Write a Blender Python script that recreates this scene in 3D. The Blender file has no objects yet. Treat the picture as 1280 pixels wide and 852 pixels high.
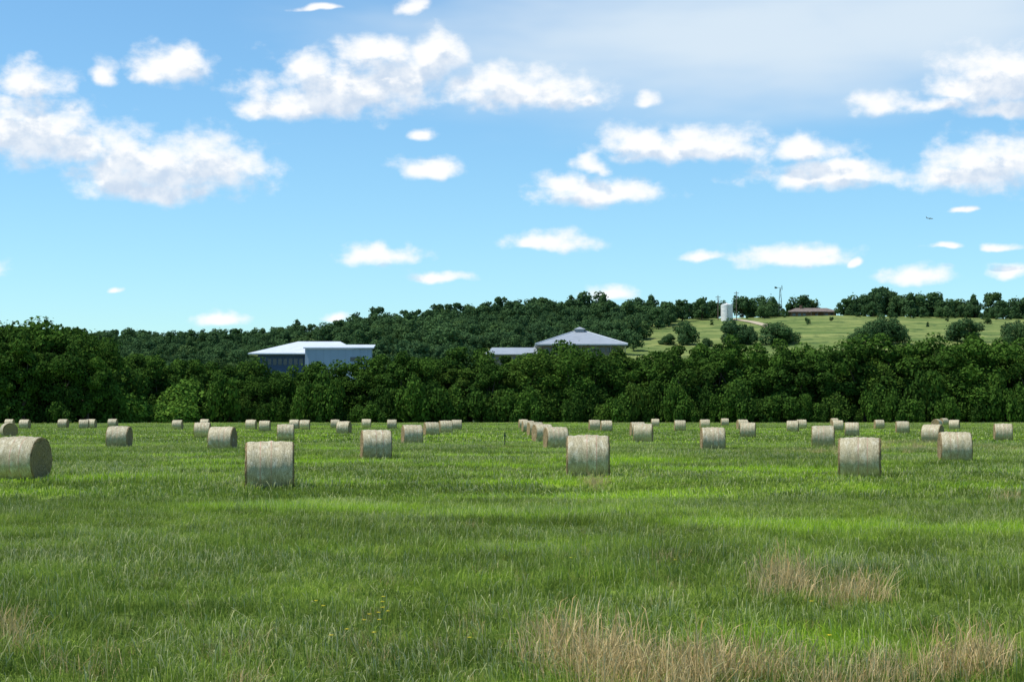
import bpy, math, random
import numpy as np
from mathutils import Vector, noise as mn
random.seed(7); rng=np.random.default_rng(7)
F=2133.0; CAMZ=2.23; TH=math.atan(92/F)
scene=bpy.context.scene
def ray(px,py):
    a=(px-640)/F; b=(426-py)/F
    return Vector((a, math.cos(TH)-b*math.sin(TH), math.sin(TH)+b*math.cos(TH)))
def at(px,py,d):
    r=ray(px,py); t=d/r.y
    return Vector((r.x*t, d, CAMZ+r.z*t))
def gnd(px,py):
    r=ray(px,py); t=-CAMZ/r.z
    return Vector((r.x*t, r.y*t, 0))
def px2x(px,d): return (px-640)/F*d
def y2z(py,d): return at(640,py,d).z

# ------------------------------------------------------------ node helpers
class NT:
    def __init__(s,nt): s.nt=nt; s.n=nt.nodes; s.l=nt.links
    def node(s,t,**k):
        n=s.n.new(t)
        for a,b in k.items(): setattr(n,a,b)
        return n
    def setin(s,n,i,v):
        if v is None: return
        if isinstance(v,bpy.types.NodeSocket): s.l.new(v,n.inputs[i])
        else: n.inputs[i].default_value=v
    def math(s,op,a,b=None,c=None,clamp=False):
        n=s.node('ShaderNodeMath',operation=op,use_clamp=clamp)
        for i,v in enumerate((a,b,c)): s.setin(n,i,v)
        return n.outputs[0]
    def vm(s,op,a,b=None,c=None,out=0):
        n=s.node('ShaderNodeVectorMath',operation=op)
        for i,v in enumerate((a,b,c)): s.setin(n,i,v)
        return n.outputs[out]
    def mix(s,f,a,b,bt='MIX'):
        n=s.node('ShaderNodeMix',data_type='RGBA',blend_type=bt)
        s.setin(n,0,f); s.setin(n,6,a); s.setin(n,7,b)
        return n.outputs[2]
    def noise(s,vec,scale,detail=3,rough=0.5,dist=0.0,out=0):
        n=s.node('ShaderNodeTexNoise')
        s.setin(n,'Vector',vec); n.inputs['Scale'].default_value=scale
        n.inputs['Detail'].default_value=detail; n.inputs['Roughness'].default_value=rough
        n.inputs['Distortion'].default_value=dist
        return n.outputs[out]
    def ramp(s,v,a,b,c=0.0,d=1.0,smooth=True):
        n=s.node('ShaderNodeMapRange',interpolation_type='SMOOTHSTEP' if smooth else 'LINEAR')
        s.setin(n,0,v); s.setin(n,1,a); s.setin(n,2,b); s.setin(n,3,c); s.setin(n,4,d)
        return n.outputs[0]
    def xyz(s,v):
        n=s.node('ShaderNodeSeparateXYZ'); s.setin(n,0,v); return n.outputs
    def comb(s,x,y,z):
        n=s.node('ShaderNodeCombineXYZ'); s.setin(n,0,x); s.setin(n,1,y); s.setin(n,2,z); return n.outputs[0]
def newmat(name):
    m=bpy.data.materials.new(name); m.use_nodes=True; m.node_tree.nodes.clear()
    return m,NT(m.node_tree)
def finish(t,col,rough=0.8,spec=0.2,bump=None,bstr=0.3,bdist=0.02,transl=0.0,metal=0.0):
    o=t.node('ShaderNodeOutputMaterial'); p=t.node('ShaderNodeBsdfPrincipled')
    t.setin(p,'Base Color',col); t.setin(p,'Roughness',rough); p.inputs['Specular IOR Level'].default_value=spec
    p.inputs['Metallic'].default_value=metal
    if bump is not None:
        b=t.node('ShaderNodeBump'); b.inputs['Strength'].default_value=bstr; b.inputs['Distance'].default_value=bdist
        t.setin(b,'Height',bump); t.l.new(b.outputs[0],p.inputs['Normal'])
    t.l.new(p.outputs[0],o.inputs[0])
def leaf_out(t,col,tl=0.25):
    o=t.node('ShaderNodeOutputMaterial'); p=t.node('ShaderNodeBsdfDiffuse'); t.setin(p,0,col)
    tr=t.node('ShaderNodeBsdfTranslucent'); t.setin(tr,0,col)
    mx=t.node('ShaderNodeMixShader'); mx.inputs[0].default_value=tl
    t.l.new(p.outputs[0],mx.inputs[1]); t.l.new(tr.outputs[0],mx.inputs[2]); t.l.new(mx.outputs[0],o.inputs[0])
def simple(name,c,rough=0.7,spec=0.3,var=0.15,scale=1.0,metal=0.0):
    m,t=newmat(name); g=t.node('ShaderNodeTexCoord').outputs['Object']
    n=t.noise(g,scale,5,0.6)
    col=t.mix(t.ramp(n,0.3,0.7),(c[0]*(1-var),c[1]*(1-var),c[2]*(1-var),1),(c[0]*(1+var),c[1]*(1+var),c[2]*(1+var),1))
    finish(t,col,rough,spec,metal=metal); return m

# ------------------------------------------------------------ mesh helpers
def mesh_np(name,verts,faces_list,mats,matidx=None,attrs=None,smooth=False):
    me=bpy.data.meshes.new(name)
    me.from_pydata([tuple(v) for v in verts],[],faces_list)
    for m in mats: me.materials.append(m)
    if matidx is not None: me.polygons.foreach_set('material_index',np.asarray(matidx,dtype=np.int32))
    if attrs is not None:
        for k,(dom,a) in attrs.items():
            at_=me.attributes.new(k,'FLOAT_VECTOR',dom); at_.data.foreach_set('vector',np.asarray(a,dtype=np.float32).ravel())
    if smooth: me.polygons.foreach_set('use_smooth',np.ones(len(me.polygons),dtype=bool))
    me.update(); return me
def obj(name,me,parent=None,loc=(0,0,0),rot=(0,0,0),scale=(1,1,1),link=True):
    o=bpy.data.objects.new(name,me)
    if link: scene.collection.objects.link(o)
    o.parent=parent; o.location=loc; o.rotation_euler=rot; o.scale=scale
    return o
class MB:
    def __init__(s): s.v=[]; s.f=[]; s.m=[]
    def add(s,vs,fs,m=0):
        b=len(s.v); s.v+= [tuple(v) for v in vs]; s.f+=[tuple(i+b for i in f) for f in fs]; s.m+=[m]*len(fs)
    def box(s,x0,x1,y0,y1,z0,z1,m=0):
        s.add([(x0,y0,z0),(x1,y0,z0),(x1,y1,z0),(x0,y1,z0),(x0,y0,z1),(x1,y0,z1),(x1,y1,z1),(x0,y1,z1)],
              [(0,3,2,1),(4,5,6,7),(0,1,5,4),(1,2,6,5),(2,3,7,6),(3,0,4,7)],m)
    def hip(s,x0,x1,y0,y1,z0,z1,rx0,rx1,th=0.4,m=0):
        ym=(y0+y1)/2
        s.add([(x0,y0,z0),(x1,y0,z0),(x1,y1,z0),(x0,y1,z0),(x0,y0,z0+th),(x1,y0,z0+th),(x1,y1,z0+th),(x0,y1,z0+th),(rx0,ym,z1),(rx1,ym,z1)],
              [(0,3,2,1),(0,1,5,4),(1,2,6,5),(2,3,7,6),(3,0,4,7),(4,5,9,8),(5,6,9),(6,7,8,9),(7,4,8)],m)
    def tube(s,p0,p1,r0,r1,m=0,n=8):
        p0=Vector(p0);p1=Vector(p1); d=(p1-p0).normalized()
        a=d.orthogonal().normalized(); b=d.cross(a)
        vs=[]
        for p,r in ((p0,r0),(p1,r1)):
            for i in range(n):
                t=2*math.pi*i/n; vs.append(p+a*math.cos(t)*r+b*math.sin(t)*r)
        fs=[(i,(i+1)%n,n+(i+1)%n,n+i) for i in range(n)]+[tuple(range(n))[::-1],tuple(range(n,2*n))]
        s.add(vs,fs,m)
    def mesh(s,name,mats): return mesh_np(name,s.v,s.f,mats,s.m)

# ------------------------------------------------------------ terrain height
cr_px=[-600,0,120,300,400,520,640,800,900,1050,1280,1900]
cr_y =[436,433,431,429,422,408,399,397,398,394,399,410]
CX=[px2x(p,1150) for p in cr_px]; CH=[y2z(y,1150) for y in cr_y]
def hz(x,y):
    if y<=520: return 0.0
    hc=float(np.interp(x*1150/max(y,1150) if y>1150 else x*1150/max(y,700),CX,CH))
    t=(y-520)/630.0
    if t<1:
        s=t*t/(t+0.06)*1.06
        z=hc*s
    else:
        z=hc-(min(y,2400)-1150)*0.03
    z+= 1.2*mn.noise(Vector((x*0.008,y*0.008,0)))*min(1,(y-520)/150)
    return z

# ------------------------------------------------------------ field colour group
def patches():
    L=[]
    for (px,py,rx,ry) in [(1130,553,60,5),(985,715,22,16),(1075,742,32,9),(740,605,18,7),(770,830,75,22),(900,845,90,16),(1215,820,40,20),
                          (1020,565,60,3),(5,790,25,20),(620,560,40,1.6),(1240,560,40,5),(1275,625,15,6)]:
        c=gnd(px,py); e=gnd(px+rx,py); u=gnd(px,py-ry); d=gnd(px,py+ry)
        L.append((c.x,(u.y+d.y)/2,abs(e.x-c.x),abs(u.y-d.y)/2))
    return L
def make_field_group():
    g=bpy.data.node_groups.new('field_color','ShaderNodeTree')
    g.interface.new_socket('Green',in_out='OUTPUT',socket_type='NodeSocketColor')
    g.interface.new_socket('Dry',in_out='OUTPUT',socket_type='NodeSocketFloat')
    t=NT(g); o=t.node('NodeGroupOutput')
    pos=t.node('ShaderNodeNewGeometry').outputs['Position']
    x,y,z=t.xyz(pos)
    p2=t.comb(x,y,0.0)
    n1=t.noise(t.vm('MULTIPLY',p2,(0.11,0.17,0)),1.0,3,0.6)
    n2=t.noise(p2,0.55,3,0.7)
    n3=t.noise(p2,0.022,2,0.5)
    s=t.math('ADD',t.math('MULTIPLY',n1,0.45),t.math('MULTIPLY',n2,0.55))
    a=t.ramp(s,0.42,0.59)
    c=t.mix(a,(0.135,0.200,0.032,1),(0.265,0.37,0.060,1))
    hot=t.ramp(t.math('ADD',t.math('MULTIPLY',n1,0.65),t.math('MULTIPLY',n3,0.35)),0.51,0.59)
    c=t.mix(t.math('MULTIPLY',hot,0.8),c,(0.35,0.53,0.035,1))
    dark=t.ramp(n3,0.50,0.36)
    c=t.mix(t.math('MULTIPLY',dark,0.3),c,(0.115,0.185,0.04,1))
    m=None
    for (cx,cy,rx,ry) in patches():
        v=t.vm('MULTIPLY',t.vm('SUBTRACT',p2,(cx,cy,0)),(1/rx,1/ry,0))
        l=t.vm('LENGTH',v,out=1)
        m=l if m is None else t.math('MINIMUM',m,l)
    nn=t.noise(p2,1.6,4,0.7)
    m=t.math('ADD',m,t.math('MULTIPLY',t.math('SUBTRACT',nn,0.5),4.0))
    dry=t.ramp(m,1.0,0.0,0,0.55)
    sc=t.ramp(nn,0.58,0.75)
    dry=t.math('MAXIMUM',dry,t.math('MULTIPLY',sc,0.35))
    t.l.new(c,o.inputs[0]); t.l.new(dry,o.inputs[1])
    return g
FG=make_field_group()
m_ground,t=newmat('field_soil_and_turf')
g=t.node('ShaderNodeGroup'); g.node_tree=FG
pos=t.node('ShaderNodeNewGeometry').outputs['Position']
c=t.mix(t.math('MULTIPLY',g.outputs[1],0.7),g.outputs[0],(0.28,0.23,0.11,1))
c=t.mix(t.ramp(t.noise(pos,6,4,0.7),0.35,0.65),c,t.mix(1.0,c,(0.45,0.45,0.4,1),'MULTIPLY'))
finish(t,c,0.95,0.05,t.noise(pos,9,4,0.7),0.8,0.08)
m_hill,t=newmat('hillside_grass')
pos=t.node('ShaderNodeNewGeometry').outputs['Position']
n=t.noise(t.vm('MULTIPLY',pos,(0.010,0.035,0.0)),1.0,5,0.6)
c=t.mix(t.ramp(n,0.35,0.65),(0.11,0.165,0.045,1),(0.235,0.265,0.085,1))
n=t.noise(pos,0.09,5,0.7)
c=t.mix(t.ramp(n,0.48,0.64),c,(0.07,0.115,0.035,1))
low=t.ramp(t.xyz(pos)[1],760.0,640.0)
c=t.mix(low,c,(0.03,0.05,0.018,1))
finish(t,c,0.95,0.05,t.noise(pos,0.6,4,0.6),0.6,0.6)
m_track,t=newmat('dirt_track'); pos=t.node('ShaderNodeNewGeometry').outputs['Position']
finish(t,t.mix(t.noise(pos,0.4,4),(0.36,0.29,0.20,1),(0.5,0.43,0.32,1)),0.95,0.05)

def grid(name,xs,ys,mat,zf):
    v=[(x,y,zf(x,y)) for y in ys for x in xs]; nx=len(xs)
    f=[(j*nx+i,j*nx+i+1,(j+1)*nx+i+1,(j+1)*nx+i) for j in range(len(ys)-1) for i in range(nx-1)]
    return obj(name,mesh_np(name,v,f,[mat],smooth=True))
grid('grass_field',[-6000,-1500,-400,0,400,1500,6000],[-600,-100,0,100,300,520],m_ground,lambda x,y:0.0)
xs=[-6000,-3000,-1500]+list(range(-900,901,20))+[1500,3000,6000]
ys=list(range(520,1240,15))+[1260,1320,1400,1600,2000,2400,4000,9000]
grid('hill',xs,ys,m_hill,hz)
def strip(name,pts,w,mat,up):
    v=[];f=[]
    for i,(x,y) in enumerate(pts):
        a=Vector(pts[max(i-1,0)]); b=Vector(pts[min(i+1,len(pts)-1)]); d=(b-a).normalized(); n=Vector((-d.y,d.x))
        for k in (-1,-0.33,0.33,1):
            X=x+n.x*w*k; Y=y+n.y*w*k; v.append((X,Y,hz(X,Y)+up))
    for i in range(len(pts)-1):
        for k in range(3): f.append((i*4+k,i*4+k+1,i*4+k+5,i*4+k+4))
    return obj(name,mesh_np(name,v,f,[mat],smooth=True))
tp=[(px2x(p,d),d) for p,d in [(902,1150),(925,1120),(942,1095),(958,1060),(968,1020),(985,985)]]
tp2=[]
for i in range(len(tp)-1):
    for k in range(6):
        u=k/6; tp2.append((tp[i][0]*(1-u)+tp[i+1][0]*u,tp[i][1]*(1-u)+tp[i+1][1]*u))
strip('dirt_track',tp2,3.0,m_track,0.35)

# ------------------------------------------------------------ instancer
def instancer(name,protos,pts,rots,scales,idx):
    col=bpy.data.collections.new(name+'_parts')
    for i,(me) in enumerate(protos):
        o=bpy.data.objects.new('%s_part_%02d'%(name,i),me); col.objects.link(o)
    me=bpy.data.meshes.new(name); me.from_pydata([tuple(p) for p in pts],[],[])
    a=me.attributes.new('rot','FLOAT_VECTOR','POINT'); a.data.foreach_set('vector',np.asarray(rots,dtype=np.float32).ravel())
    a=me.attributes.new('scl','FLOAT_VECTOR','POINT'); a.data.foreach_set('vector',np.asarray(scales,dtype=np.float32).ravel())
    a=me.attributes.new('idx','INT','POINT'); a.data.foreach_set('value',np.asarray(idx,dtype=np.int32))
    ob=obj(name,me)
    ng=bpy.data.node_groups.new(name+'_gn','GeometryNodeTree')
    ng.interface.new_socket('Geometry',in_out='INPUT',socket_type='NodeSocketGeometry')
    ng.interface.new_socket('Geometry',in_out='OUTPUT',socket_type='NodeSocketGeometry')
    n=ng.nodes; gi=n.new('NodeGroupInput'); go=n.new('NodeGroupOutput')
    iop=n.new('GeometryNodeInstanceOnPoints'); ci=n.new('GeometryNodeCollectionInfo')
    ci.inputs['Collection'].default_value=col; ci.inputs['Separate Children'].default_value=True; ci.inputs['Reset Children'].default_value=True
    def na(nm,ty):
        q=n.new('GeometryNodeInputNamedAttribute'); q.data_type=ty; q.inputs['Name'].default_value=nm; return q.outputs['Attribute']
    e2r=n.new('FunctionNodeEulerToRotation')
    L=ng.links
    L.new(gi.outputs[0],iop.inputs['Points']); L.new(ci.outputs[0],iop.inputs['Instance']); iop.inputs['Pick Instance'].default_value=True
    L.new(na('idx','INT'),iop.inputs['Instance Index']); L.new(na('rot','FLOAT_VECTOR'),e2r.inputs[0]); L.new(e2r.outputs[0],iop.inputs['Rotation'])
    L.new(na('scl','FLOAT_VECTOR'),iop.inputs['Scale']); L.new(iop.outputs[0],go.inputs[0])
    md=ob.modifiers.new('instances','NODES'); md.node_group=ng
    return ob

# ------------------------------------------------------------ grass
def attrnode(t,name):
    a=t.node('ShaderNodeAttribute'); a.attribute_name=name; return a.outputs['Vector']
m_grass,t=newmat('meadow_grass')
g=t.node('ShaderNodeGroup'); g.node_tree=FG
r,h,k=t.xyz(attrnode(t,'bl'))
c=t.mix(t.ramp(r,0,1,0,1,False),t.mix(1.0,g.outputs[0],(0.62,0.66,0.70,1),'MULTIPLY'),t.mix(1.0,g.outputs[0],(1.5,1.4,1.2,1),'MULTIPLY'))
pale=t.math('MULTIPLY',t.ramp(h,0.5,1.0),0.28)
c=t.mix(pale,c,(0.42,0.50,0.16,1))
c=t.mix(t.math('MULTIPLY',k,0.85),c,(0.62,0.60,0.32,1))
dryk=t.math('MULTIPLY',g.outputs[1],t.ramp(r,0.30,0.75))
c=t.mix(dryk,c,(0.58,0.44,0.20,1))
leaf_out(t,c,0.32)
m_straw,t=newmat('dry_straw')
r,h,k=t.xyz(attrnode(t,'bl'))
c=t.mix(r,(0.44,0.30,0.12,1),(0.72,0.57,0.30,1))
leaf_out(t,c,0.25)

def blades(name,size,n,hmin,hmax,w,mat,seedfrac=0.08,lean=0.45,circle=False,bias=(0.12,0.0),clump=True):
    r=np.random.default_rng(sum(map(ord,name))*13)
    x=(r.random(n)-0.5)*size; y=(r.random(n)-0.5)*size
    if circle:
        a=r.random(n)*6.283; q=np.sqrt(r.random(n))*size/2*r.random(n)**0.3; x=np.cos(a)*q; y=np.sin(a)*q
    if clump:
        nc=max(6,int(n/28)); cx=(r.random(nc)-0.5)*size; cy=(r.random(nc)-0.5)*size; ci=r.integers(0,nc,n)
        m=r.random(n)<0.55; sp=size*0.022+w*2
        x=np.where(m,cx[ci]+r.normal(0,sp,n),x); y=np.where(m,cy[ci]+r.normal(0,sp,n),y)
        ch=0.6+0.75*r.random(nc)**1.3; hs=np.where(m,ch[ci],0.8)
    else: hs=np.ones(n)
    h=(hmin+(hmax-hmin)*r.random(n)**1.6)*hs
    kind=(r.random(n)<seedfrac)
    h=np.where(kind,h*1.35,h)
    la=r.random(n)*6.283; lm=np.abs(r.normal(0,lean,n))
    lx=(np.cos(la)*lm+bias[0])*h; ly=(np.sin(la)*lm+bias[1])*h
    fa=r.random(n)*3.1416; ww=w*(0.6+0.8*r.random(n)); ww=np.where(kind,ww*0.6,ww)
    dx=np.cos(fa)*ww/2; dy=np.sin(fa)*ww/2
    V=np.zeros((n,5,3))
    V[:,0]=np.stack([x-dx,y-dy,np.zeros(n)-0.01],1); V[:,1]=np.stack([x+dx,y+dy,np.zeros(n)-0.01],1)
    tw=np.where(kind,1.6,0.9); mh=np.where(kind,0.8,0.55); ml=np.where(kind,0.6,0.28)
    V[:,2]=np.stack([x+lx*ml+dx*tw,y+ly*ml+dy*tw,h*mh],1); V[:,3]=np.stack([x+lx*ml-dx*tw,y+ly*ml-dy*tw,h*mh],1)
    V[:,4]=np.stack([x+lx,y+ly,h*(1-0.25*np.minimum(lm,1))],1)
    A=np.zeros((n,5,3)); A[:,:,0]=r.random(n)[:,None]; A[:,:,1]=np.array([0,0,.55,.55,1])[None]; A[:,2:,2]=kind[:,None]*0.85
    fs=[]
    for i in range(n):
        b=i*5; fs.append((b,b+1,b+2,b+3)); fs.append((b+3,b+2,b+4))
    return mesh_np(name,V.reshape(-1,3),fs,[mat],attrs={'bl':('POINT',A.reshape(-1,3))})
near=[blades('grass_near_%d'%i,2.1,4000,0.07,0.24,0.007,m_grass,[.03,.06,.12,.04,.08,.15][i],0.65) for i in range(6)]
mid=[blades('grass_mid_%d'%i,5.1,4000,0.08,0.24,0.02,m_grass,[.04,.07,.14,.09][i],0.65) for i in range(4)]
far=[blades('grass_far_%d'%i,20.5,5000,0.10,0.24,0.08,m_grass,0.08,0.6) for i in range(3)]
def lay(name,protos,cell,d0,d1):
    P=[];R=[];S=[];I=[]
    y=d0
    while y<d1:
        hw=0.31*(y+cell)+2+cell/2
        x=-hw
        while x<hw:
            P.append((x+random.uniform(-.1,.1)*cell,y+cell/2+random.uniform(-.1,.1)*cell,0))
            R.append((0,0,random.choice((0,math.pi/2,math.pi,-math.pi/2))+random.gauss(0,0.12))); s=random.uniform(0.95,1.08)
            hh=1.0+0.7*mn.noise(Vector((x*0.2,y*0.3,3)))
            S.append((s,s,s*hh)); I.append(random.randrange(len(protos)))
            x+=cell
        y+=cell
    return instancer(name,protos,P,R,S,I)
lay('meadow_grass',near,2.0,10,44)
lay('meadow_grass.001',mid,5.0,44,129)
lay('meadow_grass.002',far,20.0,129,470)
straw=[blades('straw_%d'%i,0.9,70,0.14,0.46,0.007,m_straw,0.5,0.45,True,(0.15,0),False) for i in range(4)]
P=[];R=[];S=[];I=[]
def tuft(px,py,s=1.0):
    g_=gnd(px,py); P.append((g_.x,g_.y,0)); R.append((0,0,random.uniform(0,6.28))); s*=random.uniform(0.6,1.2); S.append((s*1.2,s*1.2,s)); I.append(random.randrange(4))
def blob(cx,cy,rx,ry,n,s=1.0):
    for _ in range(n): tuft(random.gauss(cx,rx),random.gauss(cy,ry),s)
blob(985,738,11,7,13,0.95); blob(1075,752,20,6,12,0.8); blob(745,838,40,12,18,0.85); blob(870,856,60,14,20,0.8); blob(1000,866,60,12,9,.7)
blob(1222,836,22,10,12,0.8); blob(1150,855,50,15,10,0.7); blob(6,800,9,10,6,0.8); blob(740,607,7,2,7,0.9); blob(540,800,80,30,10,0.45); blob(1270,628,8,3,3,0.8)
blob(915,700,90,25,10,0.45); blob(690,800,20,8,4,0.7); blob(230,820,160,30,18,0.45); blob(700,700,400,80,50,0.4)
blob(1120,560,45,2.5,40,1.0); blob(1030,566,50,2,12,.8); blob(1240,562,30,2.5,10,.8)
instancer('dry_grass',straw,P,R,S,I)
m_yel=simple('yellow_petals',(0.75,0.6,0.03),0.6); m_stem=simple('flower_stem',(0.08,0.14,0.03))
fb=MB()
for k in range(18):
    px=random.gauss(455,28) if k<13 else random.uniform(200,1100); py=random.gauss(785,18) if k<13 else random.uniform(700,820)
    q=gnd(px,py+26); hh=random.uniform(.28,.38)
    fb.tube((q.x,q.y,0),(q.x+.02,q.y,hh),.003,.002,1,4)
    for a in range(6):
        an=a*math.pi/3; dx,dy=math.cos(an)*.018,math.sin(an)*.018
        fb.add([(q.x+.02,q.y,hh),(q.x+.02+dx-dy*.4,q.y+dy+dx*.4,hh+.010),(q.x+.02+dx*1.3,q.y+dy*1.3,hh+.006),(q.x+.02+dx+dy*.4,q.y+dy-dx*.4,hh+.010)],[(0,1,2,3)],0)
obj('yellow_wildflowers',fb.mesh('wildflowers',[m_yel,m_stem]))

# ------------------------------------------------------------ trees
def leafmat(name,dark,light,hazecol=None,haze=0.0):
    m,t=newmat(name)
    r,lb,hh=t.xyz(attrnode(t,'lf'))
    oi=t.node('ShaderNodeObjectInfo').outputs['Random']
    f=t.math('ADD',t.math('MULTIPLY',r,0.35),t.math('ADD',t.math('MULTIPLY',lb,0.3),t.math('MULTIPLY',oi,0.35)))
    c=t.mix(f,dark,light)
    y=t.ramp(t.math('FRACT',t.math('MULTIPLY',oi,7.3)),0.75,1.0)
    c=t.mix(t.math('MULTIPLY',y,0.4),c,(0.12,0.18,0.03,1))
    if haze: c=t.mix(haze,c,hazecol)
    leaf_out(t,c,0.22); return m
m_leaf=leafmat('tree_foliage',(0.024,0.056,0.013,1),(0.095,0.185,0.028,1))
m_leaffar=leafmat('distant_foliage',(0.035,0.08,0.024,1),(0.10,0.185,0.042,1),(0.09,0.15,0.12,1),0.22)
m_bush=leafmat('shrub_foliage',(0.08,0.16,0.025,1),(0.16,0.29,0.045,1))
m_bark=simple('bark',(0.10,0.08,0.06),0.9,0.1,0.3,2)
def tree(name,seed,H,R,zb,nl,nleaf,mat,lsize=0.5,lob=(0.26,0.42),trunk=True,squash=1.0,dome=False,spread=0.72):
    r=np.random.default_rng(seed)
    zc=(zb+H)/2; hz_=(H-zb)/2
    C=[];Rd=[]
    for i in range(nl):
        u=r.normal(size=3); u/=np.linalg.norm(u); q=r.random()**0.45*spread
        rad=R*(lob[0]+(lob[1]-lob[0])*r.random())
        if dome: u[2]=abs(u[2])
        c=np.array([u[0]*R*q,u[1]*R*q,(zb+rad*.6+u[2]*(H-zb-rad*1.5)*min(1,q*1.3)) if dome else zc+u[2]*(hz_-rad*0.5)*min(1,q*1.25)])
        C.append(c); Rd.append(rad)
    C=np.array(C);Rd=np.array(Rd)
    lobv=r.random(nl)
    w=Rd**2; w/=w.sum(); li=r.choice(nl,nleaf,p=w)
    d=r.normal(size=(nleaf,3)); d/=np.linalg.norm(d,axis=1)[:,None]
    bump=1+0.16*np.sin(d[:,0]*5+li)*np.sin(d[:,1]*6+li*2)+0.1*np.sin(d[:,2]*9+li)
    rr=Rd[li]*(0.62+0.42*r.random(nleaf)**0.5)*bump
    P_=C[li]+d*rr[:,None]*np.array([1,1,0.85*squash])
    st=r.random(nleaf)<0.08; P_[st]+=r.normal(0,R*0.07,(st.sum(),3))
    top=np.percentile(P_[:,2],99.3); k_=H/top; P_[:,2]*=k_; C[:,2]*=k_
    P_[:,2]=np.maximum(P_[:,2],0.1)
    nrm=d*0.8+r.normal(0,0.6,(nleaf,3))+np.array([0,0,0.35]); nrm/=np.linalg.norm(nrm,axis=1)[:,None]
    ref=r.normal(size=(nleaf,3)); a=np.cross(nrm,ref); a/=np.linalg.norm(a,axis=1)[:,None]; b=np.cross(nrm,a)
    s=lsize*(0.5+0.8*r.random(nleaf))[:,None]
    V=np.stack([P_-a*s*0.55,P_-b*s*0.5,P_+a*s*0.55,P_+b*s*0.5],1)
    A=np.zeros((nleaf,4,3)); A[:,:,0]=r.random(nleaf)[:,None]; A[:,:,1]=lobv[li][:,None]; A[:,:,2]=((P_[:,2]-zb)/(H-zb))[:,None]
    verts=V.reshape(-1,3).tolist(); fs=[(4*i,4*i+1,4*i+2,4*i+3) for i in range(nleaf)]; mi=[0]*nleaf
    al=A.reshape(-1,3).tolist()
    mb=MB()
    if trunk:
        tz=zb+0.35*(H-zb)
        mb.tube((0,0,-0.6),(0.1,0,tz*0.5),H*0.026,H*0.02,1,8); mb.tube((0.1,0,tz*0.5),(0,0.1,tz+1),H*0.02,H*0.012,1,8)
        for i in range(min(nl,8)):
            z0=tz*(0.45+0.5*r.random()); mid_=(C[i]*0.5+np.array([0,0,z0*0.55]))
            mb.tube((0,0,z0),mid_,H*0.011,H*0.007,1,6); mb.tube(mid_,C[i],H*0.007,H*0.003,1,6)
        b0=len(verts); verts+= [list(v) for v in mb.v]; fs+=[tuple(i+b0 for i in f) for f in mb.f]; mi+=mb.m; al+=[[0,0,0]]*len(mb.v)
    return mesh_np(name,verts,fs,[mat,m_bark],mi,{'lf':('POINT',al)})
big=[tree('broadleaf_%d'%i,20+i,20,[7,8,6.2,7.5,9][i],[1.0,1.2,.6,1.5,.8][i],[28,34,24,30,38][i],8500,m_leaf,0.6,(0.17,0.36),squash=.85,spread=.8) for i in range(5)]
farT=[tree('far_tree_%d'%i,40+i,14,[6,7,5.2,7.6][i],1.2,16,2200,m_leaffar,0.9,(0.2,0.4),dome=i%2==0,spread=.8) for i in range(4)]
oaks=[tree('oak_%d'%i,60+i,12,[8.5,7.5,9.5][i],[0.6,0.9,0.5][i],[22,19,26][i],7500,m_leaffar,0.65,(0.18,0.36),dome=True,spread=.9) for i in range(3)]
shr=[tree('shrub_%d'%i,80+i,5,4.2,0.0,16,2600,m_leaf,0.45,(0.2,0.42),False,dome=True,spread=.85) for i in range(2)]
shrL=[tree('shrub_light_%d'%i,90+i,5,4.2,0.0,16,2600,m_bush,0.45,(0.2,0.42),False,dome=True,spread=.85) for i in range(2)]

tp_px=[-400,-100,0,60,110,135,150,165,240,262,290,300,440,460,520,600,640,700,790,810,860,1000,1060,1150,1280,1400,1700]
tp_y =[405,400,401,400,408,430,440,442,442,446,448,452,453,442,440,438,438,434,434,430,430,434,430,424,423,424,425]
def topy(px): return float(np.interp(px,tp_px,tp_y))
P=[];R=[];S=[];I=[]
for (d,step,jit,low) in [(474,8.0,3,0.84),(488,7.5,3,0.98)]:
    x=-200
    while x<200:
        X=x+random.uniform(-jit,jit); D=d+random.uniform(-5,5)
        px=640+X/D*F
        H=y2z(topy(px)+random.uniform(-5,6),D)*(random.uniform(0.94,1.04) if low>.9 else random.uniform(.74,.98))
        s=H/20; sx=s*random.uniform(0.9,1.25)
        P.append((X,D,-0.3)); R.append((0,0,random.uniform(0,6.28))); S.append((sx,sx,s)); I.append(random.randrange(5))
        x+=step
for px,py,d in [(-60,406,440),(-20,404,436),(15,408,438),(48,407,432),(80,410,436),(108,418,440),(128,436,446),(30,425,425),(75,432,426),(-10,428,424),(110,446,428)]:
    H=y2z(py,d); s=H/20; X=px2x(px,d); P.append((X,d,-.3)); R.append((0,0,random.uniform(0,6.28))); S.append((s*.95,s*.95,s)); I.append(random.randrange(5))
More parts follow.
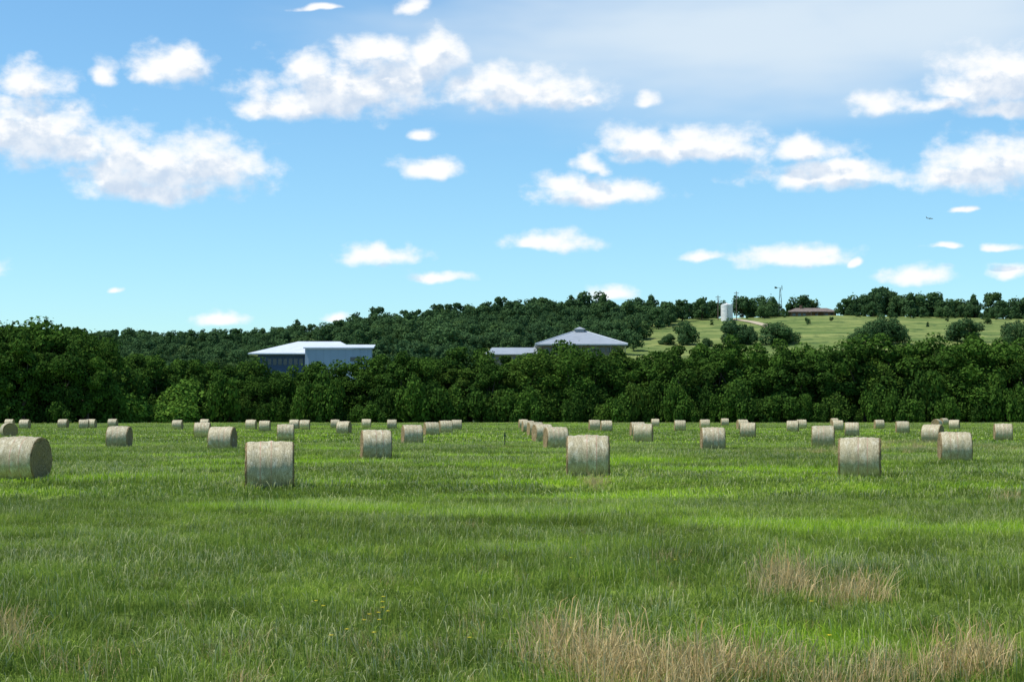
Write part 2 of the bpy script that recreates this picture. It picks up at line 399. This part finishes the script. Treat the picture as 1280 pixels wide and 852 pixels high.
# lower back row that closes the gaps between the main trees
x=-205
while x<205:
    D=505+random.uniform(-3,3); px=640+x/D*F; H=y2z(topy(px)+14,D); s=H/20
    P.append((x,D,-.3)); R.append((0,0,random.uniform(0,6.28))); S.append((s*1.2,s*1.2,s)); I.append(random.randrange(5)); x+=9
instancer('tree_line',big,P,R,S,I)
P=[];R=[];S=[];I=[]
x=-180
while x<185:
    D=463+random.uniform(-4,4); px=640+x/D*F
    if px<130: D-=38
    s=random.uniform(0.8,1.7)
    if 128<px<245:
        for q in range(2):
            s2=s*random.uniform(.9,1.5)
            P.append((x+random.uniform(-2,2),D-8-q*9,-.3)); S.append((s2,s2,s2*random.uniform(.7,1.4))); R.append((0,0,random.random()*6)); I.append((2 if random.random()<.75 else 0)+random.randrange(2))
    P.append((x,D,-0.3)); S.append((s*.8,s*.8,s*random.uniform(.9,1.8))); R.append((0,0,random.random()*6)); I.append(random.randrange(2))
    P.append((x+1.5,496+random.uniform(-3,3),-0.3)); S.append((1.7,1.7,random.uniform(1.8,2.6))); R.append((0,0,random.random()*6)); I.append(random.randrange(2))
    x+=random.uniform(3.5,6.0)
instancer('hedgerow_shrubs',shr+shrL,P,R,S,I)

P=[];R=[];S=[];I=[]
def fpush(X,D,H,wmul=1.0):
    s=H/14; sx=s*random.uniform(.9,1.3)*wmul; P.append((X,D,hz(X,D)-0.5)); S.append((sx,sx,s)); R.append((0,0,random.random()*6.28)); I.append(random.randrange(4))
D=560
while D<1215:
    step=12 if D>900 else 13
    X=-0.34*D
    while X<0.16*D:
        x_=X+random.uniform(-5,5); d_=D+random.uniform(-6,6); px=640+x_/d_*F
        lim=np.interp(d_,[560,800,900,1000,1080,1150,1220],[780,790,800,815,850,898,905])
        ok=px<lim
        if 290<px<486 and d_<770: ok=False
        if 590<px<800 and d_<812: ok=False
        if 480<=px<=590 and d_<640: ok=False
        if ok:
            H=random.uniform(6.5,13)
            if random.random()<.12: H*=1.3
            if px>560 and d_>1050: H*=random.uniform(0.95,1.3)
            if px<420: H*=0.85
            fpush(x_,d_,H)
        X+=step
    D+=step
for px,py in [(926,373),(940,371),(955,372),(966,378),(975,383),(990,382),(1003,373),(1012,378),(1062,374),(1074,372),(1088,367),(1101,363),(1114,367),(1127,371),(1139,369),(1152,372),(1166,369),(1180,375),(1196,377),(1210,377),(1222,372),(1240,369),(1254,374),(1268,376),(1282,372),(1300,375),(1320,370),(1345,374),(1370,372)]:
    for q in range(2):
        d=1165+random.uniform(-14,25); X=px2x(px+random.uniform(-4,4),d); H=max(6,y2z(py-2+random.uniform(-2,4),d)-hz(X,d)) 
        if 980<px<1056: d=1200; X=px2x(px,d); H=max(7,y2z(py-3,d)-hz(X,d))
        fpush(X,d,H)
for px in list(range(1052,1400,5))+list(range(918,984,5)):
    if random.random()<.9:
        d=1150+random.uniform(-20,10); X=px2x(px+random.uniform(-4,4),d); fpush(X,d,random.uniform(3,10))
# scattered scrub on the pasture
for px,d in [(845,1010),(1010,1060),(1040,1085),(1160,1040),(1235,1075),(1185,1100),(890,1080)]:
    fpush(px2x(px,d),d,random.uniform(2.5,5))
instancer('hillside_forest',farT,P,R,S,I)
k=0
for px,base,top,w in [(858,431,401,36),(916,430,399,48),(934,431,407,28),(972,430,403,60),(1083,430,404,38),(1104,430,396,54),(1122,430,405,32),(1207,427,398,50),(1270,431,402,44),(884,434,422,18),(836,431,417,24),(640,430,402,34),(684,420,390,36),(790,424,396,50),(700,426,404,30),(1292,432,400,40)]:
    d=905 if px>800 else 930
    for dd in range(700,1150,5):
        X=px2x(px,dd)
        if hz(X,dd)>=y2z(base,dd): d=dd; break
    X=px2x(px,d); z=hz(X,d); H=y2z(top,d)-z; W=w/F*d
    i=k%3; k+=1; rad=[8.5,7.5,9.5][i]*.98
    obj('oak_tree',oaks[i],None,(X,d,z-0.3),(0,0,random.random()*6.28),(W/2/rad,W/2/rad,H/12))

# ------------------------------------------------------------ hay bales
m_net,t=newmat('bale_net_wrap')
oc=t.node('ShaderNodeTexCoord').outputs['Object']; oi=t.node('ShaderNodeObjectInfo').outputs['Random']
x,y,z=t.xyz(oc); ang=t.math('ARCTAN2',y,z)
cy=t.comb(t.math('ADD',x,t.math('MULTIPLY',oi,37.0)),t.math('MULTIPLY',ang,0.75),0.0)
n1=t.noise(t.vm('MULTIPLY',cy,(38,5,1)),1.0,4,0.65)
n2=t.noise(t.vm('MULTIPLY',cy,(5,3.2,1)),1.0,5,0.7)
n3=t.noise(t.vm('MULTIPLY',cy,(55,45,1)),1.0,2,0.6)
c=t.mix(t.ramp(n1,0.35,0.65),(0.32,0.27,0.155,1),(0.62,0.56,0.38,1))
c=t.mix(t.ramp(n2,0.48,0.70),c,(0.74,0.70,0.56,1))
c=t.mix(t.ramp(n3,0.50,0.62),c,(0.22,0.185,0.10,1))
w=t.math('ABSOLUTE',t.math('SUBTRACT',t.math('ABSOLUTE',t.math('SUBTRACT',x,0.12)),0.16))
red=t.math('MULTIPLY',t.ramp(w,0.022,0.008),t.ramp(n2,0.35,0.6,0.15,0.6))
c=t.mix(red,c,(0.46,0.18,0.14,1))
tint=t.mix(oi,(0.86,0.85,0.80,1),(1.10,1.06,1.0,1))
c=t.mix(1.0,c,tint,'MULTIPLY')
finish(t,c,0.5,0.4,t.math('ADD',n1,t.math('MULTIPLY',n3,0.6)),0.7,0.03)
m_end,t=newmat('bale_cut_end')
oc=t.node('ShaderNodeTexCoord').outputs['Object']; x,y,z=t.xyz(oc)
rad=t.math('SQRT',t.math('ADD',t.math('MULTIPLY',y,y),t.math('MULTIPLY',z,z))); ang=t.math('ARCTAN2',y,z)
sp=t.math('ADD',rad,t.math('MULTIPLY',ang,0.012))
n1=t.noise(t.comb(t.math('MULTIPLY',sp,45.0),t.math('MULTIPLY',ang,2.5),0.0),1.0,4,0.7)
n2=t.noise(oc,22,4,0.7)
c=t.mix(t.ramp(n1,0.35,0.65),(0.16,0.11,0.055,1),(0.48,0.35,0.19,1))
c=t.mix(t.ramp(n2,0.5,0.7),c,(0.20,0.165,0.08,1))
finish(t,c,0.9,0.1,t.math('ADD',n1,n2),1.0,0.05)
def bale_mesh(seed):
    r=random.Random(seed); L=1.44; RR=0.76; n=56
    prof=[]
    for q in (0.0,0.12,0.3,0.5,0.7,0.86,0.95): prof.append((-L/2+0.03*(1-q)+0.02*r.uniform(-1,1),RR*q,1))
    prof+= [(-L/2+0.005,RR*0.965,1),(-L/2+0.05,RR*.995,0)]
    for i in range(1,15): prof.append((-L/2+0.05+(L-0.1)*i/15,RR+0.012*math.sin(i*1.9+seed)+0.015*math.sin(math.pi*i/15),0))
    prof+= [(L/2-0.05,RR*.995,0),(L/2-0.005,RR*0.965,1)]
    for q in (0.95,0.86,0.7,0.5,0.3,0.12,0.0): prof.append((L/2-0.03*(1-q)+0.02*r.uniform(-1,1),RR*q,1))
    vs=[]
    for (x,rd,m) in prof:
        for k in range(n):
            a=2*math.pi*k/n
            nn=mn.noise(Vector((x*2+seed*9,math.cos(a)*1.6,math.sin(a)*1.6)))
            n4=mn.noise(Vector((x*9+seed*9,math.cos(a)*9*max(rd,.1),math.sin(a)*9*max(rd,.1))))
            q=rd*(1+0.03*nn+0.014*n4) ; X=x+(0.03*n4 if m==1 else 0)
            yy=q*math.sin(a)*1.01; zz=q*math.cos(a)
            if zz<-0.66: zz=-0.66-(abs(zz)-0.66)*0.25
            vs.append((X,yy,zz))
    fs=[];ms=[]
    for j in range(len(prof)-1):
        for k in range(n):
            fs.append((j*n+k,j*n+(k+1)%n,(j+1)*n+(k+1)%n,(j+1)*n+k)); ms.append(1 if (prof[j][2]==1 or prof[j+1][2]==1) and abs((prof[j][0]+prof[j+1][0])/2)>L/2-0.04 else 0)
    nb=len(fs)
    ws=[];wf=[]
    for i in range(520):
        e=r.random()<0.7; s_=r.choice((-1,1)); a=r.uniform(0,6.283)
        if e: q=RR*(r.uniform(0.3,1.0)**0.5); X=s_*(L/2-0.01); d=Vector((s_*r.uniform(.2,1),r.uniform(-1,1),r.uniform(-1,1)))
        else: q=RR; X=r.uniform(-L/2,L/2); d=Vector((r.uniform(-1,1),math.sin(a)+r.uniform(-.9,.9),math.cos(a)+r.uniform(-.9,.9)))
        p=Vector((X,q*math.sin(a),max(q*math.cos(a),-0.66))); d=d.normalized()*r.uniform(.03,.12); o_=d.orthogonal().normalized()*0.005
        b=len(vs)+len(ws); ws+=[tuple(p-o_),tuple(p+o_),tuple(p+d)]; wf.append((b,b+1,b+2))
    me=mesh_np('hay_bale_mesh_%d'%seed,vs+ws,fs+wf,[m_net,m_end],ms+[1]*len(wf))
    sm=np.zeros(len(me.polygons),dtype=bool); sm[:nb]=True; me.polygons.foreach_set('use_smooth',sm)
    return me
bm_=[bale_mesh(i) for i in range(5)]
B=[(27,600,-14),(337,611,6),(470,574,8),(149,559,0),(278,563,-3),(357,551,6),(515,555,10),(539,545,12),(557,541,8),(571,537,0),
(735,597,0),(695,561,12),(678,552,14),(669,545,12),(660,540,8),(654,535,5),(804,553,-10),(797,545,5),(758,539,0),(743,538,0),
(891,563,-2),(935,547,-8),(850,539,0),(819,533,0),(881,536,0),(906,532,0),(928,537,5),(1029,560,-10),(1075,597,-10),(1065,545,-12),(1047,538,0),
(1043,531,0),(1099,536,0),(1128,542,-8),(991,540,-14),(1002,536,0),(1166,553,-30),(1193,537,-20),(1171,534,55),(1194,578,-8),(1254,551,-12),
(11,546,-60),(31,536,0),(79,535,0),(105,536,5),(114,535,0),(141,534,0),(222,537,0),(253,547,6),(256,534,0),(314,537,0),(331,539,0),
(368,536,0),(381,537,0),(430,542,-8),(419,535,0),(458,535,0),(490,536,0),(1180,531,20),(12,534,0)]
for i,(px,py,yaw) in enumerate(B):
    q=gnd(px,py); s_=random.uniform(.99,1.05)
    obj('hay_bale',bm_[i%5],None,(q.x,q.y,0.665*s_),(math.radians(random.uniform(-3,3)),0,math.radians(yaw+random.uniform(-3,3))+(math.pi if i%2 else 0)),(s_,s_,s_))

m_steel=simple('painted_steel',(0.05,0.07,0.05),0.5); m_wood=simple('weathered_pole',(0.16,0.13,0.10),0.9,0.1)
q=gnd(631,558); mb=MB(); mb.box(-.035,.035,-.02,.02,-.3,1.0,0); mb.box(-.012,.012,-.05,-.02,-.3,0.98,0); mb.box(-.07,.07,-.026,-.021,0.7,0.84,0)
obj('fence_post',mb.mesh('fence_post',[m_steel]),None,(q.x,q.y,0))

# ------------------------------------------------------------ buildings
m_white=simple('white_metal_roof',(0.58,0.62,0.66),0.45,0.4,0.06,0.3)
m_greyroof=simple('grey_metal_roof',(0.30,0.33,0.36),0.5,0.4,0.08,0.3)
m_bluewall=simple('pale_panel_wall',(0.36,0.42,0.50),0.6,0.3,0.05,0.2)
m_seam=simple('panel_seam',(0.30,0.35,0.42),0.6,0.3,0.05,0.2)
m_navy=simple('blue_grey_wall',(0.05,0.085,0.15),0.6,0.3,0.1,0.2)
m_glass=simple('window_glass',(0.03,0.05,0.07),0.12,0.6,0.1)
m_tan=simple('tan_masonry',(0.22,0.19,0.16),0.85,0.2,0.12,0.5)
m_brick=simple('brown_brick',(0.20,0.12,0.085),0.85,0.2,0.15,0.8)
m_shingle=simple('brown_shingles',(0.18,0.145,0.125),0.85,0.2,0.2,0.6)
m_trim=simple('white_trim',(0.7,0.7,0.68),0.6)
def bld(name,loc,rot,parts):
    e=obj(name,None,None,loc,(0,0,rot)); e.empty_display_size=1
    for pn,mb,mats in parts: obj(pn,mb.mesh(pn,mats),e)
d=715; z0=hz(px2x(390,d),d)
def zz(y,dd=715): return y2z(y,dd)-z0
cx=px2x(389,d); k=d/F
def X1(px): return px2x(px,d)-cx
w=MB(); w.box(X1(322),X1(455),0,34,-3,zz(443)); w.box(X1(388),X1(388)+0.6,-0.6,0,-3,zz(444))
win=MB()
for i in range(9):
    a=X1(328)+i*2.2; win.box(a,a+1.5,-0.08,0.05,zz(456),zz(448))
win.box(X1(322)-.07,X1(322)+.05,8,26,zz(456),zz(449))
roof=MB(); roof.hip(X1(311),X1(452),-3,37,zz(443),zz(424.5),X1(366),X1(420),0.5)
for i in range(24):
    a=X1(366)+(X1(420)-X1(366))*i/23; roof.box(a-.06,a+.06,16.8,17.2,zz(424.5)-.2,zz(424.5)+.12)
wing=MB(); wing.box(X1(384),X1(466),-8,-3.2,-3,zz(436.5)); 
for i in range(9):
    a=X1(384)+(X1(466)-X1(384))*(i+.5)/9; wing.box(a-.05,a+.05,-8.06,-8.0,-3,zz(437),1)
wr=MB(); wr.add([(X1(382),-8.6,zz(436.5)+.004),(X1(469),-8.6,zz(436.5)+.004),(X1(469),1,zz(432)),(X1(382),1,zz(432)),(X1(382),-8.6,zz(435)),(X1(469),-8.6,zz(435)),(X1(469),1,zz(430.5)),(X1(382),1,zz(430.5))],
   [(0,3,2,1),(4,5,6,7),(0,1,5,4),(1,2,6,5),(2,3,7,6),(3,0,4,7)])
door=MB(); door.box(X1(392),X1(402),-8.2,-8.0,-3,zz(455)); door.box(X1(440),X1(456),-8.2,-8.0,zz(452),zz(447))
bld('white_roof_hall',(cx,d,z0),0,[('walls',w,[m_navy]),('windows',win,[m_glass]),('roof',roof,[m_white]),('wing_walls',wing,[m_bluewall,m_seam]),('wing_roof',wr,[m_white]),('doors_and_windows',door,[m_glass])])
d=765; cx=px2x(727,d); z0=hz(cx,d)
def X2(px): return px2x(px,d)-cx
def z2(y): return y2z(y,d)-z0
R_=X2(785)
w=MB(); w.box(-R_*.84,R_*.84,R_*.16,R_*1.84,-3,z2(431))
roof=MB(); roof.hip(-R_,R_,0,2*R_,z2(431.5),z2(410.5),-1.8,1.8,0.6)
cup=MB(); cup.box(-1.9,1.9,R_-1.9,R_+1.9,z2(412),z2(409)); cup.hip(-2.6,2.6,R_-2.6,R_+2.6,z2(409),z2(405.5),-.1,.1,0.15)
rib=MB()
for sx in(-1,1):
    for sy in (-1,1): rib.tube((sx*R_,R_+sy*R_,z2(431.5)+.75),(sx*1.8,R_,z2(410.5)+.1),.22,.22)
win=MB(); col=MB()
for i in range(12):
    a=-R_*.8+i*R_*1.6/12; win.box(a+.3,a+R_*1.6/12-.3,R_*.16-.1,R_*.16+.05,z2(439.5),z2(433.5))
for i in range(7):
    a=-R_*.94+i*R_*1.88/6; col.box(a-.2,a+.2,.6,1.0,-3,z2(431.5))
bld('pyramid_roof_pavilion',(cx,d,z0),0,[('walls',w,[m_tan]),('roof',roof,[m_greyroof]),('cupola',cup,[m_greyroof]),('hip_ridges',rib,[m_white]),('windows',win,[m_glass]),('columns',col,[m_tan])])
cx=px2x(645,d); z0=hz(cx,d)
def X3(px): return px2x(px,d)-cx
def z3(y): return y2z(y,d)-z0
w=MB(); w.box(X3(610),X3(676),0,22,-3,z3(442)); roof=MB(); roof.hip(X3(605),X3(681),-1.5,24,z3(443.5),z3(433),X3(615),X3(671),.35)
win=MB()
for i in range(9):
    a=X3(613)+i*2.5; win.box(a,a+1.6,-.1,.05,z3(450),z3(446))
bld('low_school_building',(cx,d,z0),0,[('walls',w,[m_tan]),('roof',roof,[m_greyroof]),('windows',win,[m_glass])])
d=1168; cx=px2x(1018,d); z0=hz(cx,d)
def X4(px): return px2x(px,d)-cx
zt=5.8
w=MB(); w.box(X4(989),X4(1046),0,11,-1.5,4.2)
roof=MB(); roof.hip(X4(984),X4(1049),-1.5,12.5,4.2,zt+1.6,X4(997),X4(1036),.3)
por=MB(); por.hip(X4(1012),X4(1030),-6,2.0,4.1,5.9,X4(1015),X4(1027),.25)
for a in (1013,1021,1029): por.box(X4(a)-.2,X4(a)+.2,-5.4,-5.0,-1.5,4.1)
ch=MB(); ch.box(X4(1002),X4(1002)+1.5,4,5.4,4,9.2)
win=MB()
for a in (993,1000,1006,1034,1040): win.box(X4(a)-1,X4(a)+1,-.1,.05,1.6,3.4)
win.box(X4(1021)-.6,X4(1021)+.6,-.1,.05,-.5,3.2)
bld('brick_ranch_house',(cx,d,z0),0,[('walls',w,[m_brick]),('roof',roof,[m_shingle]),('porch',por,[m_shingle]),('chimney',ch,[m_brick]),('windows_and_door',win,[m_glass])])
d=1120; cx=px2x(909,d); z0=hz(cx,d); hh=y2z(379,d)-z0
mb=MB(); n=28; r_=3.9
mb.tube((0,0,-1),(0,0,hh-1),r_,r_,0,n); mb.tube((0,0,hh-1),(0,0,hh),r_,0.5,0,n); mb.tube((0,0,hh),(0,0,hh+.5),.4,.4,0,10)
for q_ in (0.3,0.55,0.8): mb.tube((0,0,hh*q_),(0,0,hh*q_+.12),r_+.06,r_+.06,0,n)
for s in (-.25,.25): mb.tube((s,-r_-.25,0),(s,-r_-.25,hh),.04,.04,1,5)
for i in range(16): mb.tube((-.25,-r_-.25,.4+i*.5),(.25,-r_-.25,.4+i*.5),.03,.03,1,5)
obj('white_water_tank',mb.mesh('water_tank',[m_trim,m_steel]),None,(cx,d,z0))
for px,top in [(898,369),(921,364)]:
    d=1125; cx=px2x(px,d); z0=hz(cx,d); hh=y2z(top,d)-z0
    mb=MB(); mb.tube((0,0,-1),(0,0,hh),.30,.22,0,8); mb.box(-1.6,1.6,-.32,-.18,hh-1.4,hh-1.1,0); mb.box(-1.2,1.2,-.32,-.18,hh-2.8,hh-2.55,0)
    for a in (-1.4,-.7,.7,1.4): mb.tube((a,-.25,hh-1.1),(a,-.25,hh-.75),.08,.06,1,6)
    mb.tube((.5,-.3,hh-4.6),(.5,-.3,hh-3.4),.32,.32,1,8)
    obj('utility_pole',mb.mesh('utility_pole',[m_wood,m_greyroof]),None,(cx,d,z0))
d=1150; cx=px2x(976,d); z0=hz(cx,d); hh=y2z(360,d)-z0
mb=MB()
for sx in(-1,1):
    for sy in(-1,1): mb.tube((sx*1.5,sy*1.5,-1),(sx*.2,sy*.2,hh),.12,.10,0,5)
for i in range(5):
    f0=i/5; a0=1.5*(1-f0)+.2*f0; f1=(i+1)/5; a1=1.5*(1-f1)+.2*f1
    for s in(-1,1):
        mb.tube((-a0,s*a0,hh*f0),(a1,s*a1,hh*f1),.05,.05,0,4); mb.tube((s*a0,-a0,hh*f0),(s*a1,a1,hh*f1),.05,.05,0,4)
for i in range(14):
    a=i*2*math.pi/14; u=Vector((math.cos(a)*.35,math.cos(a)*.9,math.sin(a))); v=Vector((-math.sin(a)*.35,-math.sin(a)*.9,math.cos(a)))
    c_=Vector((1.2,0,hh+.3)); mb.add([c_+u*.5-v*.1,c_+u*.5+v*.1,c_+u*1.7+v*.3,c_+u*1.7-v*.3],[(0,1,2,3)],0)
mb.tube((-2.5,0,hh+.3),(1.2,0,hh+.3),.1,.1,0,5)
mb.add([(-1.6,0,hh+.2),(-2.6,0.1,hh-.3),(-3.8,.1,hh-.2),(-3.8,.1,hh+1.0),(-2.6,.1,hh+.9)],[(0,1,2,3,4)],0)
obj('farm_windmill',mb.mesh('farm_windmill',[m_steel]),None,(cx,d,z0))
d=7000; q=at(1162,273,d); m_air=simple('aircraft_paint',(0.25,0.28,0.33),0.4)
mb=MB(); prof=[(-19,.3),(-16,1.2),(-10,1.9),(10,2.0),(16,1.5),(18.5,.6),(19.2,.1)]
for i in range(len(prof)-1): mb.tube((prof[i][0],0,0.6 if prof[i][0]<-12 else 0),(prof[i+1][0],0,0.6 if prof[i+1][0]<-12 else 0),prof[i][1],prof[i+1][1],0,12)
for s in(-1,1):
    mb.add([(5,s*1.8,-.8),(-1,s*1.8,-.8),(-6.5,s*17,.8),(-4.5,s*17,.8),(5,s*1.8,-.3),(-1,s*1.8,-.4),(-6.5,s*17,.95),(-4.5,s*17,1)],[(0,1,2,3),(4,7,6,5),(0,3,7,4),(1,5,6,2),(3,2,6,7)],0)
    mb.add([(-14,s*.8,1),(-17.5,s*.8,1),(-19.5,s*6,1.6),(-17.8,s*6,1.6)],[(0,1,2,3)],0)
    mb.tube((4.5,s*5.5,-2),(0.5,s*5.5,-2),1.1,.8,0,10)
mb.add([(-12.5,-.1,2),(-17.5,-.1,2),(-20,-.05,8),(-17.6,-.05,8),(-12.5,.1,2),(-17.5,.1,2),(-20,.05,8),(-17.6,.05,8)],[(0,3,2,1),(4,5,6,7),(0,4,7,3),(1,2,6,5),(2,3,7,6)],0)
obj('airliner',mb.mesh('airliner',[m_air]),None,q,(0,math.radians(3),math.radians(14)),(.85,.85,.85))

# ------------------------------------------------------------ sun + sky + clouds
EL=math.radians(62); sd=Vector((-0.85,-0.12,0)).normalized(); S_=Vector((sd.x*math.cos(EL),sd.y*math.cos(EL),math.sin(EL)))
sl=bpy.data.lights.new('sun','SUN'); sl.energy=5.0; sl.angle=math.radians(0.5); sl.color=(1,0.955,0.87)
so=bpy.data.objects.new('sun',sl); scene.collection.objects.link(so); so.rotation_euler=S_.to_track_quat('Z','Y').to_euler(); so.location=(-50,0,80)

CL=[(45,163,84,44),(12,150,50,34),(90,180,48,28),(210,208,116,38),(165,190,52,32),(262,200,66,34),(190,236,74,16),(150,222,54,24),
(38,101,46,20),(212,82,46,24),(190,92,25,14),(228,66,20,14),(130,90,20,15),
(430,108,112,40),(355,130,60,22),(495,88,64,38),(395,84,52,20),(545,70,42,30),(470,60,54,18),(655,113,104,25),(620,102,56,20),(730,124,25,11),
(865,183,112,22),(800,174,46,22),(900,178,44,18),(1008,187,52,17),(738,205,28,13),
(748,240,82,17),(712,232,38,15),(1040,218,96,17),(1000,222,48,16),(1060,210,44,14),
(1240,98,76,38),(1200,108,44,20),(1265,85,44,24),(1105,128,44,16),(1180,130,36,10),(1265,132,44,13),
(1228,207,84,33),(1265,195,54,26),(1190,217,44,18),
(538,211,42,14),(530,172,16,7),(690,300,54,14),(665,304,28,9),(477,317,52,13),(470,311,24,10),(548,344,38,7),(763,366,32,10),
(985,321,78,14),(1015,314,36,11),(875,321,27,7),(272,398,32,9),(1145,342,42,12),(1252,308,20,5),(1266,340,26,9),(1180,305,18,4),
(517,8,22,10),(420,396,20,6),(146,362,9,4),(1205,265,18,4),(812,124,18,8),(1074,330,8,6),(395,10,25,4),(1350,180,90,30),(-70,180,60,30),(-60,330,60,14),(1400,330,60,12)]
def azel(px,py):
    r=ray(px,py).normalized(); return math.atan2(r.x,r.y),math.asin(r.z)
CE=[]
for (px,py,rx,ry) in CL:
    a,e=azel(px,py); H=2*ry/F; CE.append((a,e-ry/F+0.36*H,rx/F,0.64*H))
def density_group(name,sel):
    g=bpy.data.node_groups.new(name,'ShaderNodeTree')
    g.interface.new_socket('P',in_out='INPUT',socket_type='NodeSocketVector'); g.interface.new_socket('D',in_out='OUTPUT',socket_type='NodeSocketFloat')
    t=NT(g); gi=t.node('NodeGroupInput'); go=t.node('NodeGroupOutput'); p=gi.outputs[0]
    wn=t.noise(p,42.0,2,0.5,out=1)
    pw=t.vm('ADD',p,t.vm('MULTIPLY',t.vm('SUBTRACT',wn,(.5,.5,.5)),(0.022,0.010,0)))
    m=None
    for (a,e0,rx,rh) in sel:
        v=t.vm('MULTIPLY',t.vm('SUBTRACT',pw,(a,e0,0)),(1/rx,1/rh,0))
        v=t.vm('MAXIMUM',v,t.vm('MULTIPLY',v,(-1,-1.75,0)))
        l=t.vm('LENGTH',v,out=1); m=l if m is None else t.math('MINIMUM',m,l)
    f1=t.noise(t.vm('MULTIPLY',p,(1,1.4,1)),62.0,5,0.56)
    f=t.math('ADD',m,t.math('MULTIPLY',t.math('SUBTRACT',f1,0.5),1.8))
    t.l.new(t.ramp(f,1.32,0.35,0,1),go.inputs[0])
    return g
wd=bpy.data.worlds.new('sky'); scene.world=wd; wd.use_nodes=True; wd.node_tree.nodes.clear(); t=NT(wd.node_tree)
sky=t.node('ShaderNodeTexSky',sky_type='NISHITA'); sky.sun_disc=False; sky.sun_elevation=EL; sky.sun_rotation=math.atan2(sd.x,sd.y)
sky.air_density=1.0; sky.dust_density=0.3; sky.ozone_density=2.0; sky.altitude=200
dirv=t.node('ShaderNodeTexCoord').outputs['Generated']; x,y,z=t.xyz(dirv)
az=t.math('ARCTAN2',x,y); el=t.math('ARCSINE',z); P_=t.comb(az,el,0.0)
base=t.mix(1.0,sky.outputs[0],(0.80,1.13,1.25,1),'MULTIPLY')
STR=0.13
def bgnode(col):
    b=t.node('ShaderNodeBackground'); b.inputs[1].default_value=STR; t.l.new(col,b.inputs[0]); return b.outputs[0]
def ell(px,py,rx,ry):
    a,e=azel(px,py); return t.vm('LENGTH',t.vm('MULTIPLY',t.vm('SUBTRACT',P_,(a,e,0)),(F/rx,F/ry,0)),out=1)
def sector(sel,hi,name):
    c=base
    if hi:
        vn=t.noise(t.vm('MULTIPLY',P_,(4,14,1)),1.0,4,0.6)
        vl=t.math('MINIMUM',ell(900,50,460,105),ell(1180,20,400,100))
        veil=t.ramp(t.math('ADD',vl,t.math('MULTIPLY',t.math('SUBTRACT',vn,0.5),1.3)),1.3,0.1,0,0.92)
        c=t.mix(veil,c,(5.6,6.5,7.3,1))
    if sel:
        g=density_group(name,sel)
        def dens(v):
            q=t.node('ShaderNodeGroup'); q.node_tree=g; t.l.new(v,q.inputs[0]); return q.outputs[0]
        D0=dens(P_); D1=dens(t.vm('ADD',P_,(-0.004,0.0115,0)))
        sh=t.ramp(t.math('SUBTRACT',D1,t.math('MULTIPLY',D0,0.25)),0.15,0.75)
        fn=t.noise(P_,90.0,3,0.55)
        shade=t.math('MULTIPLY',sh,t.ramp(fn,0.3,0.7,0.45,1.0))
        ccol=t.mix(shade,(7.9,7.95,8.0,1),(4.7,5.6,6.8,1))
        c=t.mix(t.math('MULTIPLY',D0,0.97),c,ccol)
    return bgnode(c)
azc=[-0.52,-0.2,-0.05,0.07,0.17,0.52]; EM=0.118
rows=[]
for hi in (0,1):
    cur=None
    for i in range(len(azc)-1):
        lo,hi_a=azc[i],azc[i+1]; mg=0.02
        sel=[c for c in CE if c[0]+c[2]*2.2+mg>lo and c[0]-c[2]*2.2-mg<hi_a and ((c[1]+c[3]*2.2+mg>EM) if hi else (c[1]-c[3]*1.4-mg<EM))]
        sh=sector(sel,hi,'cloud_density_%d_%d'%(hi,i))
        if cur is None: cur=sh
        else:
            ms=t.node('ShaderNodeMixShader'); t.l.new(t.math('GREATER_THAN',az,lo),ms.inputs[0]); t.l.new(cur,ms.inputs[1]); t.l.new(sh,ms.inputs[2]); cur=ms.outputs[0]
    rows.append(cur)
mr=t.node('ShaderNodeMixShader'); t.l.new(t.math('GREATER_THAN',el,EM),mr.inputs[0]); t.l.new(rows[0],mr.inputs[1]); t.l.new(rows[1],mr.inputs[2])
inside=t.math('MULTIPLY',t.math('LESS_THAN',t.math('ABSOLUTE',az),0.52),t.math('MULTIPLY',t.math('GREATER_THAN',el,0.0),t.math('LESS_THAN',el,0.36)))
ms=t.node('ShaderNodeMixShader'); t.l.new(inside,ms.inputs[0]); t.l.new(bgnode(base),ms.inputs[1]); t.l.new(mr.outputs[0],ms.inputs[2])
o=t.node('ShaderNodeOutputWorld'); t.l.new(ms.outputs[0],o.inputs[0])

cam=bpy.data.cameras.new('camera'); cam.sensor_width=36; cam.lens=F/1280*36; cam.clip_end=20000; cam.clip_start=0.1
co=bpy.data.objects.new('camera',cam); scene.collection.objects.link(co); co.location=(0,0,CAMZ); co.rotation_euler=(math.pi/2+TH,0,0)
scene.camera=co
scene.view_settings.view_transform='Standard'; scene.view_settings.look='None'; scene.view_settings.exposure=0; scene.view_settings.gamma=1
